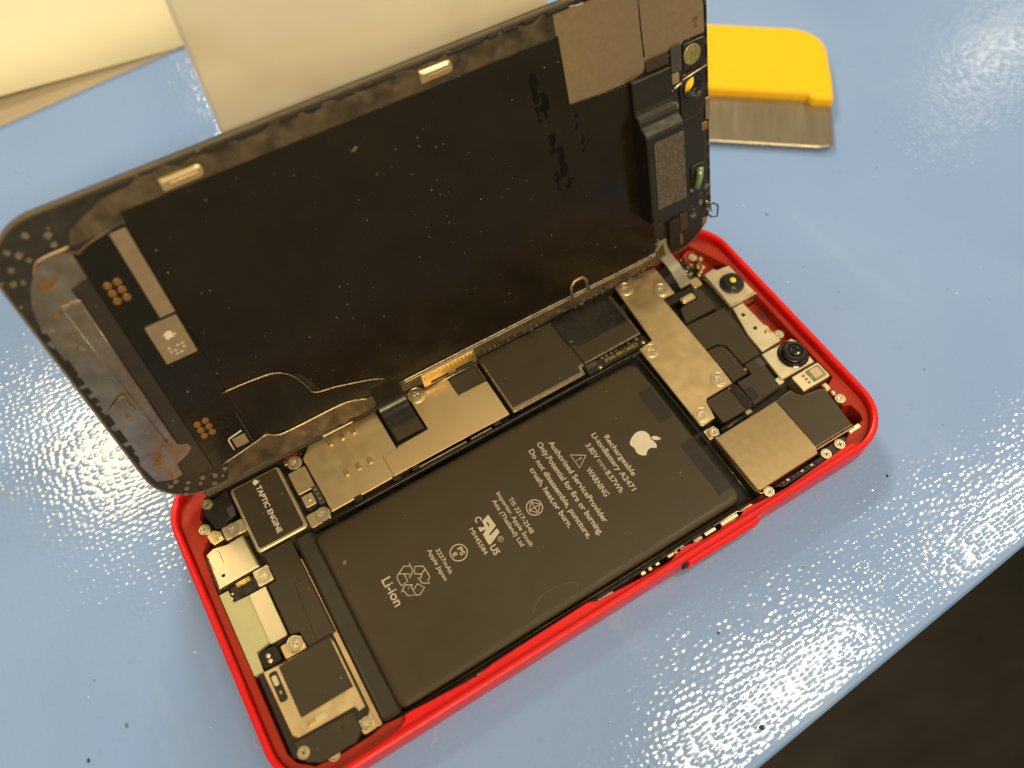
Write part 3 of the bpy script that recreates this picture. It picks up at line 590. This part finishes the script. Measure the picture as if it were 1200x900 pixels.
# back plate (brownish steel), left plate, black film
CAMREC = rr(56.6, 63.2, 32.0, 41.0, .6)
plate('top_strip', [(-53.2, 55.3), (-52.0, 57.6), (-46, 60.2), (-42, 60.6)] +
      [(x, 60.9 + .35 * math.sin(x * 1.7) + .3 * math.sin(x * .63)) for x in range(-40, 32, 2)] + [(31.9, 60.9), (31.9, 56.5), (-44.2, 56.5), (-44.2, 55.4)], -.1, .25, 'brown_dark', dp, .08)
plate('back_plate', [(32.0, 60.9)] + [(x, 60.9 + .35 * math.sin(x * 1.7) + .3 * math.sin(x * .63)) for x in range(33, 56, 2)] + [(57.6, 60.2), (61.8, 56.0), (63.4, 52.2), (63.5, 46.9), (58.6, 46.9), (58.0, 46.2), (55.3, 46.2), (50, 46.2), (49.2, 44.2), (46.4, 43.6), (32.0, 43.6)], -.1, .25, 'brown_steel', dp, .08)
tube('plate_seam', [(49.2, 60.6, .24), (49.3, 53, .24), (49.6, 47.0, .24)], .16, 'black_gloss', dp)
lp = plate('left_plate', [(-53.4, 49.6), (-53.4, 5.0), (-57.4, 5.2), (-58.3, 6.8), (-58.2, 9.8), (-56.0, 10.6), (-54.6, 11.6), (-54.9, 13.0), (-56.0, 13.4), (-56.2, 40), (-56.2, 49.3)], -.05, .30, 'plate_dark', dp, .08)
plate('left_shield', [(-56.3, 49.2), (-56.3, 13.5), (-54.9, 13.1), (-54.5, 11.7), (-56.0, 10.5), (-58.3, 9.7), (-58.5, 7.0), (-60.2, 6.6), (-63.0, 8.0), (-63.4, 11)] +
      [(-63.5 + .35 * math.sin(y * 1.3) + .25 * math.sin(y * .55), y) for y in range(13, 46, 2)] + [(-62.6, 48.6), (-61.2, 51.6), (-59.2, 54.0), (-57.4, 55.2), (-53.4, 55.4), (-53.4, 49.8)], -.05, .22, 'dull_steel', dp, .06)
tube('shield_crease', [(-59.1, 46.8, .26), (-57.6, 15.2, .24)], .1, 'dull_steel', dp); tube('shield_crease', [(-56.3, 47.0, .26), (-56.4, 15.2, .24)], .1, 'dull_steel', dp)
R('shield_fold', -59.2, -56.1, 46.4, 47.2, .1, .5, 'rib_steel', dp, .3, .15)
tube('shield_rim', smoothpath([(-53.2, 55.5, .3), (-56.7, 55.5, .3), (-58.4, 55.0, .3), (-59.5, 53.4, .3)], 4), .3, 'brown_steel', dp)
tube('shield_rim', [(-54.2, 55.3, .25), (-52.6, 54.0, .25), (-50.8, 54.8, .25), (-45.2, 55.9, .25)], .3, 'brown_dark', dp)
plate('driver_panel', [(-53.3, 54.0), (-44.4, 55.4), (-44.4, 6.6), (-53.3, 5.0)], -.05, .3, 'panel_black', dp, .05)
film = plate('black_film', [(-44.5, 57.4)] + [(32.3, 57.0), (32.7, 44.3), (46.8, 43.2), (48.6, 41), (48.8, 8), (47.2, 4.3), (-14.6, 3.9), (-20, 8.0), (-29.2, 10.8), (-31.2, 16.0), (-35.4, 19.2), (-44.3, 19.5)], .2, .5, 'film_black', dp, .03)
tag(film, 'black backing film speckled with dust', None)
R('film_ridge', -44.3, -43.5, 20, 57.0, .47, .56, 'film_black', dp, .2, .03)
def scar(cx, cy, w_, h_):
    L_ = [(cx - w_ / 2 + random.uniform(-.3, .5), cy - h_ / 2 + h_ * k / 8) for k in range(9)]; R_ = [(cx + w_ / 2 + random.uniform(-.6, .4), cy + h_ / 2 - h_ * k / 8) for k in range(9)]
    plate('film_scar', L_ + R_, .46, .51, 'scar_black', dp, .01)
for a in ((26.2, 49.8, 1.6, 5.5), (27.6, 46.2, 1.5, 5.0), (26.0, 45.0, .9, 3.0), (28.0, 38.4, 1.2, 4.2), (29.4, 34.2, 1.7, 6.5), (27.8, 31.0, .9, 5.0), (30.2, 29.4, 1.2, 2.4), (33.6, 40.6, .5, 3.2), (34.4, 35.6, .5, 3.4)): scar(*a)
plate('paper_chip', [(-8.6, 52.3), (-7.6, 52.9), (-7.2, 52.6), (-7.8, 52.1)], .45, .6, 'gum', dp, .03)
# ribbon, label and pads on the left
R('ribbon', -47.5, -44.9, 38.7, 55.0, .28, .55, 'ribbon_tan', dp, .1)
lb = R('driver_chip', -50.4, -45.0, 30.3, 38.2, .28, .9, 'ribbon_tan', dp, .15)
fruit_logo(-47.6, 35.4, .32, .91, 'print_bright', lb)
for k_ in range(12): R('print_mark', -49.0 + (k_ % 4) * .75, -48.5 + (k_ % 4) * .75, 31.3 + (k_ // 4) * .75, 31.75 + (k_ // 4) * .75, .88, .912, 'print_pale' if k_ % 3 else 'ribbon_grey', lb, .15, .005)
for cy in (45.9, 14.4):
    for ix, x in enumerate((-51.65, -50.1)):
        for k in (-1.5, 0, 1.5): lathe('test_pad', x, cy + k, [(.64, .2), (.64, .38), (.5, .42)], 'bronze_pad', dp, 18)
R('label_square', -47.9, -45.4, 6.9, 9.3, .28, .40, 'ribbon_tan', dp, .1, .02)
tube('print_corner', [(-45.6, 10.2, .32), (-48.2, 9.7, .32), (-48.5, 9.3, .32), (-48.5, 6.8, .32)], .16, 'print_bright', dp)
R('fold_line', -44.9, -44.7, 7.0, 14.5, .28, .42, 'grey_plastic', dp, .05, .02)
# flex tail with bright edge
plate('flex_tail', [(-44.5, 19.4), (-36, 18.9), (-32.6, 16.2), (-30.6, 10.8), (-29.4, 9.8), (-20, 7.4), (-15.2, 4.6), (-15.0, 3.5), (-22, 4.0), (-27.5, 5.3), (-38, 5.6), (-44.3, 7.0)], .1, .45, 'flex_black', dp, .05)
tube('flex_edge', smoothpath([(-45.2, 19.9, .5), (-40, 19.7, .6), (-35.4, 18.9, .6), (-32.8, 16.6, .6), (-31.4, 13.2, .6), (-30.4, 10.8, .6), (-26, 9.6, .6), (-20.4, 7.7, .6), (-17.0, 6.0, .6)], 4), .14, 'rib_steel', dp)
# bottom lip of the panel
lip = [(-52.4, 1.0), (-50.8, 4.6), (-44.4, 6.2), (-42.0, 6.6), (-40.6, 5.4), (-37.9, 4.9), (-27.2, 4.9), (-23.2, 4.0), (-22, 3.2), (48.0, 3.0), (50.8, 5.0), (51.4, 1.4)]
jag = []
x = 50.0
while x > -52: jag.append((x, .55 + random.uniform(-.45, .45))); x -= random.uniform(.8, 2.4)
plate('bottom_lip', lip + jag, -.05, .5, 'brown_dark', dp, .1)
tube('lip_rib', smoothpath([(-52, 4.9, .5), (-44.6, 6.3, .6), (-42.2, 6.9, .7), (-40.4, 5.6, .6), (-37.9, 5.2, .6), (-27.2, 5.2, .6), (-23.6, 4.3, .6), (-21.8, 3.4, .6)], 4), .2, 'rib_steel', dp)
for dw, r_ in ((3.5, .2), (2.9, .15)):
    tube('lip_rib', smoothpath([(-14.8, dw - .1, .6), (0, dw, .65), (24, dw, .65), (46.4, dw, .65), (48.4, dw + .7, .65), (49.2 - (3.5 - dw) * .4, dw + 2.0, .65), (49.3, dw + 3.4, .65)], 5), r_, 'rib_steel', dp)
tube('hook_tab', [(26.5, 3.2, .7), (26.7, 6.0, .8), (27.6, 6.9, .8), (29.6, 6.9, .8), (30.3, 6.2, .8), (30.7, 3.2, .7)], .4, 'brown_steel', dp, 6)
for i in range(46):
    x = random.uniform(3, 47); wv = random.uniform(.2, 1.5); s_ = random.uniform(.15, .5)
    plate('adhesive_crumb', [(x + s_ * random.uniform(.5, 1.2) * math.cos(k * 1.05), wv + s_ * random.uniform(.5, 1.2) * math.sin(k * 1.05)) for k in range(6)], .4, .7 + random.uniform(0, .4), random.choice(['adhesive', 'adhesive', 'bezel_dark', 'gum']), dp, .05)
cb = R('contact_comb', -10.2, 2.2, -.7, 2.5, .45, .85, 'copper_plate', dp, .2)
for i in range(13): R('comb_tooth', -9.7 + i * .9, -9.1 + i * .9, 1.0, 2.2, .8, 1.1, 'gold', cb, .15, .08)
for x in (-8.6, -2.8): R('comb_slot', x, x + 4.2, -.45, .15, .8, .88, 'black_tray', cb, .3, .01)
tube('comb_rib', [(-10.2, -1.2, .7), (2.6, -1.3, .7)], .2, 'rib_steel', cb)
# clips along the top
for x0, x1, y0, y1 in ((-37.6, -30.9, 57.8, 59.9), (6.2, 12.2, 58.2, 60.3)):
    c_ = R('edge_clip', x0, x1, y0, y1, .2, .8, 'copper_plate', dp, (.1, .9, .9, .1), .2); R('clip_fold', x0 + 1.4, x1 - .8, y0 + .7, y0 + 1.05, .78, 1.0, 'brown_steel', c_, .1, .05); R('clip_rib', x0 + .3, x1 - .7, y0 + 1.3, y1 - .2, .75, 1.15, 'pale_steel', c_, .3, .2)
# black adhesive dashes and residue around the edge
x = -51.0
while x < 52:
    ln = random.uniform(1.5, 6.5)
    if not (-40 < x + ln / 2 < -29 or 4 < x + ln / 2 < 14): R('adhesive_dash', x, x + ln, 60.75 + random.uniform(-.15, .1), 61.3, .1, .45, 'black_plastic', dp, .2)
    x += ln + random.uniform(.8, 3.2)
y = 14.0
while y < 44:
    ln = random.uniform(1, 3.5); R('adhesive_dash', -64.1, -63.2 + random.uniform(0, .5), y, y + ln, -.05, .3, 'black_plastic', dp, .2); y += ln + random.uniform(.3, 1.4)
for cx, cy in ((-57.4, 59.4), (-54.8, 58.1), (-54.8, 56.6), (-59.7, 57.1), (-58.9, 55.8), (-60.8, 58.0), (-61.8, 55.4), (-62.6, 53.4), (-61.4, 53.0), (-61.6, 5.4), (-60.3, 6.1), (-58.7, 4.4), (-59.5, 3.2), (-60.2, 2.1), (-57.0, 2.9), (-56.0, 3.9), (-53.9, 3.0), (-52.8, 2.0), (-54.8, 1.2), (-51.8, 3.4)):
    s_ = random.uniform(.32, .62); plate('glue_dot', [(cx + s_ * random.uniform(.7, 1.2) * math.cos(k * .7), cy + s_ * random.uniform(.7, 1.2) * math.sin(k * .7)) for k in range(9)], -.05, random.uniform(.1, .35), 'gum', dp, .08)
for cx, cy, s_, m_ in ((-58.9, 51.3, 1.1, 'rust'), (-57.8, 51.6, .8, 'rust'), (-60.4, 46.2, .7, 'rust'), (-62.0, 44.4, .6, 'gum'), (-60.8, 40.6, .9, 'gum'), (-60.0, 39.2, .7, 'gum'), (-60.4, 24.0, .6, 'rust'), (-60.3, 13.2, 1.0, 'rust'), (-61.0, 12.0, .8, 'rust'), (-42.3, 5.6, .9, 'rust'), (61.4, 50.0, .7, 'rust'), (61.4, 48.7, .6, 'rust')):
    plate('residue', [(cx + s_ * random.uniform(.4, 1.3) * math.cos(k * .63), cy + s_ * random.uniform(.4, 1.1) * math.sin(k * .63)) for k in range(10)], .1, .36, m_, dp, .06)
tube('residue_thread', smoothpath([(-62.2, 26.6, .4), (-60.8, 27.4, .6), (-59.2, 28.2, .5), (-59.3, 26.2, .5), (-58.8, 24.6, .4)], 4), .22, 'gum', dp)
# earpiece bracket: stepped block
pr = [(43.8, .2), (43.8, 1.35), (43.5, 1.6), (38.0, 1.6), (37.2, 1.9), (36.6, 2.7), (36.0, 3.1), (35.2, 3.3), (33.9, 4.7), (33.4, 5.0), (14.4, 5.0), (14.0, 4.6), (14.0, .2)]
def extr(name, prof, u0, u1, m, parent, b=.25):
    n = len(prof); V = []
    cx = sum(p[0] for p in prof) / n; cz = sum(p[1] for p in prof) / n
    for u, k in ((u0, 1), (u0 + b, 0), (u1 - b, 0), (u1, 1)):
        for a, c in prof: V.append((u, a, c - (b if k and c > .5 else 0)))
    F = [tuple(range(n)), tuple(range(3 * n, 4 * n))]
    for r_ in range(3):
        for i in range(n): j = (i + 1) % n; F.append((r_ * n + i, r_ * n + j, (r_ + 1) * n + j, (r_ + 1) * n + i))
    return finish(name, V, F, m, parent)
ear = extr('earpiece_bracket', pr, 45.6, 54.6, 'black_plastic', dp)
R('earpiece_mesh', 47.1, 54.2, 17.2, 32.2, 4.95, 5.12, 'mesh_grey', ear, .2, .05)
lathe('screw_lug', 54.2, 35.9, [(1.5, 1), (1.5, 2.0), (1.3, 2.15)], 'black_plastic', ear, 20)
so = link('screw', SS, dp, (54.2, 35.9, 2.3))
R('sensor_tape', 49.6, 54.9, 43.9, 46.4, .2, .5, 'black_tape', dp, .6)
R('sensor_tape', 55.3, 57.8, 41.6, 46.9, .2, .6, 'grey_plastic', dp, .5)
R('ambient_holder', 58.2, 63.4, 41.2, 46.3, .1, .5, 'black_gloss', dp, .4)
lathe('ambient_sensor', 60.2, 43.9, [(2.0, .3), (2.0, .6), (1.8, .7), (.4, .72)], 'sensor_green', dp, 24)
tube('holder_wire', [(57.4, 39.8, .8), (63.3, 40.7, .8)], .22, 'pale_steel', dp); tube('holder_wire', [(55.3, 38.9, .9), (57.2, 39.4, .9)], .3, 'pale_steel', dp)
plate('camera_mount', rr(57.2, 63.4, 31.4, 40.4, .9), -.02, .4, 'black_gloss', dp, .1, [CH])
for r_, z_ in ((2.1, .5), (2.6, .45), (2.95, .4)): tube('lens_ring', [(60.1 + r_ * math.cos(a * math.pi / 14), 37.5 + r_ * math.sin(a * math.pi / 14) * 1.02, z_) for a in range(28)], .2 if r_ > 2.2 else .3, 'lens_ring', dp, 6, True)
R('tan_clip', 55.2, 56.9, 39.6, 41.6, .3, .8, 'ribbon_tan', dp, .2)
R('metal_clip', 63.1, 64.2, 29.3, 33.9, .1, .6, 'brown_steel', dp, .2); lathe('clip_dot', 63.7, 33.2, [(.4, .5), (.4, .75), (.2, .8)], 'rib_steel', dp, 12)
sf = plate('sensor_flex', [(57.9, 31.2), (62.8, 31.4), (62.9, 1.8 + 4), (61.0, 3.4), (57.5, 1.4), (52.2, 2.0), (51.8, 10), (56.4, 12.6), (57.6, 13)], -.02, .35, 'black_plastic', dp, .1)
R('gold_tab', 62.1, 63.5, 27.1, 28.9, .3, .5, 'bronze_pad', sf, .3); R('gold_tab', 54.8, 56.1, 2.4, 5.0, .3, .5, 'bronze_pad', sf, .4); R('gold_tab', 61.5, 62.7, 4.6, 6.3, .3, .5, 'bronze_pad', sf, .2)
R('flex_step', 52.2, 55.0, 2.4, 10.0, .3, 1.2, 'black_plastic', sf, .2); R('flex_step', 55.4, 57.4, 6.0, 10.2, .3, .8, 'black_tape', sf, .2)
R('microphone_well', 58.8, 62.7, 13.6, 20.4, .3, .7, 'black_gloss', sf, 1.0, .2)
tube('microphone_glass', [(59.8, 15.2, 1.1), (60.6, 17.6, 1.2), (61.0, 19.6, 1.0)], .75, 'green_glass', sf, 10)
for i in range(16):
    cx, cy = random.uniform(58.6, 63.2), random.uniform(8.2, 15); s_ = random.uniform(.25, .8)
    plate('torn_fragment', [(cx + s_ * random.uniform(.4, 1.2) * math.cos(k), cy + s_ * random.uniform(.4, 1.2) * math.sin(k)) for k in range(6)], .2, .5 + random.uniform(0, .7), random.choice(['gum', 'grey_plastic', 'dull_steel', 'black_gloss', 'ribbon_tan']), dp, .06)
tube('wire_loop', [(62.6, 8.8, .6), (64.6, 9.0, .6), (65.8, 7.8, .6), (65.6, 5.0, .5), (64.0, 5.6, .5), (63.0, 7.0, .5)], .22, 'grey_plastic', dp, 6)
tube('wire_loop', [(62.4, 10.6, .6), (63.6, 9.4, .7), (64.0, 7.0, .6)], .18, 'rib_steel', dp, 6)
# side dashes at right edge
y = 9.0
while y < 52:
    ln = random.uniform(1, 4); R('adhesive_dash', 63.75, 64.15, y, y + ln, -.05, .2, 'black_plastic', dp, .1); y += ln + random.uniform(.4, 1.6)
# flex cables bending down to the board (mm world -> display space)
fp = smoothpath([(0, 27.6, 12.5), (0, 26.2, 9.4), (0, 25.4, 8.0), (0, 24.2, 7.0), (0, 22.5, 6.5), (0, 19.5, 6.25), (0, 17.3, 6.2)], 5)
strip('display_flex', [(-18.0, p.y, p.z) for p in fp], (3.0, 0, 0), .22, 'flex_black', dp, INV)
strip('flex_stiffener', [(-17.9, 20.2, 6.48), (-17.9, 17.2, 6.44)], (2.9, 0, 0), .1, 'black_tape', dp, INV)
rp = smoothpath([(49.9, 27.4, 12.4), (50.2, 26.6, 10.2), (51.0, 25.6, 8.0), (51.9, 24.0, 6.4), (51.8, 21.4, 5.8), (51.3, 18.2, 5.6)], 5)
strip('sensor_ribbon', rp, (1.45, 0, 0), .14, 'ribbon_grey', dp, INV)

# ------------------------------------------------------------------ things behind
ea = Vector((.795, -.606, 0)); eb = Vector((.606, .795, 0))
SM = Matrix((ea, eb, Vector((0, 0, 1)))).transposed().to_4x4(); SM.translation = Vector((121.6, 47.8, 0)) * S
sr = empty('scraper', None, SM)
tag(sr, 'wide scraper with yellow plastic grip and bare steel blade lying on the mat', 'scraper')
hp = [(-88, 0), (-6.4, .2), (-5.8, -1.0), (-5.0, -1.5), (-.6, -1.4), (.2, -.6)] + [(0.2, 8), (.0, 13)] + [(-9.5 + 9.4 * math.cos(a), 17.0 + 9.6 * math.sin(a)) for a in [math.radians(k) for k in range(0, 91, 10)]] + [(-80, 26.6), (-86, 24.5), (-88, 20)]
plate('grip', hp, 0, 4.2, 'yellow_plastic', sr, prof=[(.5, 0), (0, .6), (0, 3.2), (.25, 3.75), (.7, 4.08), (1.3, 4.2)])
plate('blade', [(-87, 4), (-1.0, 4), (-.6, -1), (.0, -2), (-.5, -14.6), (-1.6, -15.8), (-4, -16.4), (-86, -16.8)], 1.1, 1.75, 'blade_steel', sr, .2)
# beige box the display leans on
bx = plate('storage_box', [(-24.6, 56.4), (-25.2, 57.2), (-25.0, 58.4), (-18.2, 98), (40.6, 90), (34.6, 51), (33.2, 48.9), (32.2, 48.6)], 0, 128, 'beige_plastic', None, prof=[(.8, 0), (0, .8), (0, 126.5), (.5, 127.6), (1.6, 128)])
tag(bx, 'tall off-white plastic box standing behind the leaning display', 'box')
# papers at the back left
def sheet(name, x0, x1, y0, y1, f, m, nx=28, ny=8, skew=0):
    V = []; F = []
    for t in (0, .25):
        for j in range(ny + 1):
            for i in range(nx + 1):
                x = x0 + (x1 - x0) * i / nx; y = y0(x) + (y1 - y0(x)) * j / ny; V.append((x, y, f(x, y, j / ny) + t))
    k = (nx + 1) * (ny + 1)
    for j in range(ny):
        for i in range(nx):
            a = j * (nx + 1) + i; q = (a, a + 1, a + nx + 2, a + nx + 1); F.append(q[::-1]); F.append(tuple(v + k for v in q))
    bd = [i for i in range(nx)] + [nx + j * (nx + 1) for j in range(ny)] + [ny * (nx + 1) + nx - i for i in range(nx)] + [(ny - j) * (nx + 1) for j in range(ny)]
    for i in range(len(bd)): a, b = bd[i], bd[(i + 1) % len(bd)]; F.append((a, b, b + k, a + k))
    return finish(name, V, F, m, None, True)
tag(sheet('paper_sheet', -150, -2, lambda x: 161.6 + (x + 42) * .085, 360, lambda x, y, t: .02, 'shaded_paper'), 'sheet lying flat on the mat under the cream sheet, its shade painted in tan', 'paper')
def lift(x, y, t): return .6 + max(0, (-18 - x)) * .095 * (1 - t) ** 1.5
tag(sheet('paper_sheet', -150, -2, lambda x: 163.6 + (x + 20) * -.01 , 360, lift, 'cream_paper'), 'cream sheet with its near edge curling up off the mat', 'paper')

# crumbs and fibres on the mat
V, F = [], []
def crumb(x, y, s_, h=.3):
    b0 = len(V); n = 5; a0 = random.uniform(0, 6)
    for z in (0.01, h):
        for k in range(n): V.append((x + s_ * random.uniform(.4, 1) * math.cos(a0 + k * 1.256), y + s_ * random.uniform(.4, 1) * math.sin(a0 + k * 1.256), z))
    F.append(tuple(b0 + n + k for k in range(n)))
    for k in range(n): l = (k + 1) % n; F.append((b0 + k, b0 + l, b0 + n + l, b0 + n + k))
for i in range(120): crumb(random.uniform(-110, 190), random.uniform(-62, 150), random.uniform(.08, .2), random.uniform(.05, .12))
for x, y, s_ in ((8.4, -61.5, .7), (84, 28, .4), (-93.5, -6, .5), (-63.5, 8, .4), (60, -38, .4), (12, -45, .3)): crumb(x, y, s_, .2)
tag(finish('mat_crumbs', V, F, 'dark_dirt'), 'dark crumbs scattered over the blue mat', 'dirt', 'stuff')
V, F = [], []
crumb(-86.1, -3.8, .5, .15)
tag(finish('green_speck', V, F, 'green_paint'), 'tiny bright green speck on the mat left of the phone', 'speck')
V, F = [], []
for i in range(60): crumb(random.uniform(-110, 190), random.uniform(-60, 150), random.uniform(.1, .4), .1)
for i in range(26):
    x, y, a = random.uniform(-100, 180), random.uniform(-58, 140), random.uniform(0, 6.3); pts = []
    for k in range(7): pts.append((x, y, .06)); x += .6 * math.cos(a); y += .6 * math.sin(a); a += random.uniform(-.6, .6)
    tube_vf(pts, .045, 4, False, V, F)
tag(finish('mat_fibres', V, F, 'white_dirt'), 'pale flecks and fibres scattered over the blue mat', 'dirt', 'stuff')
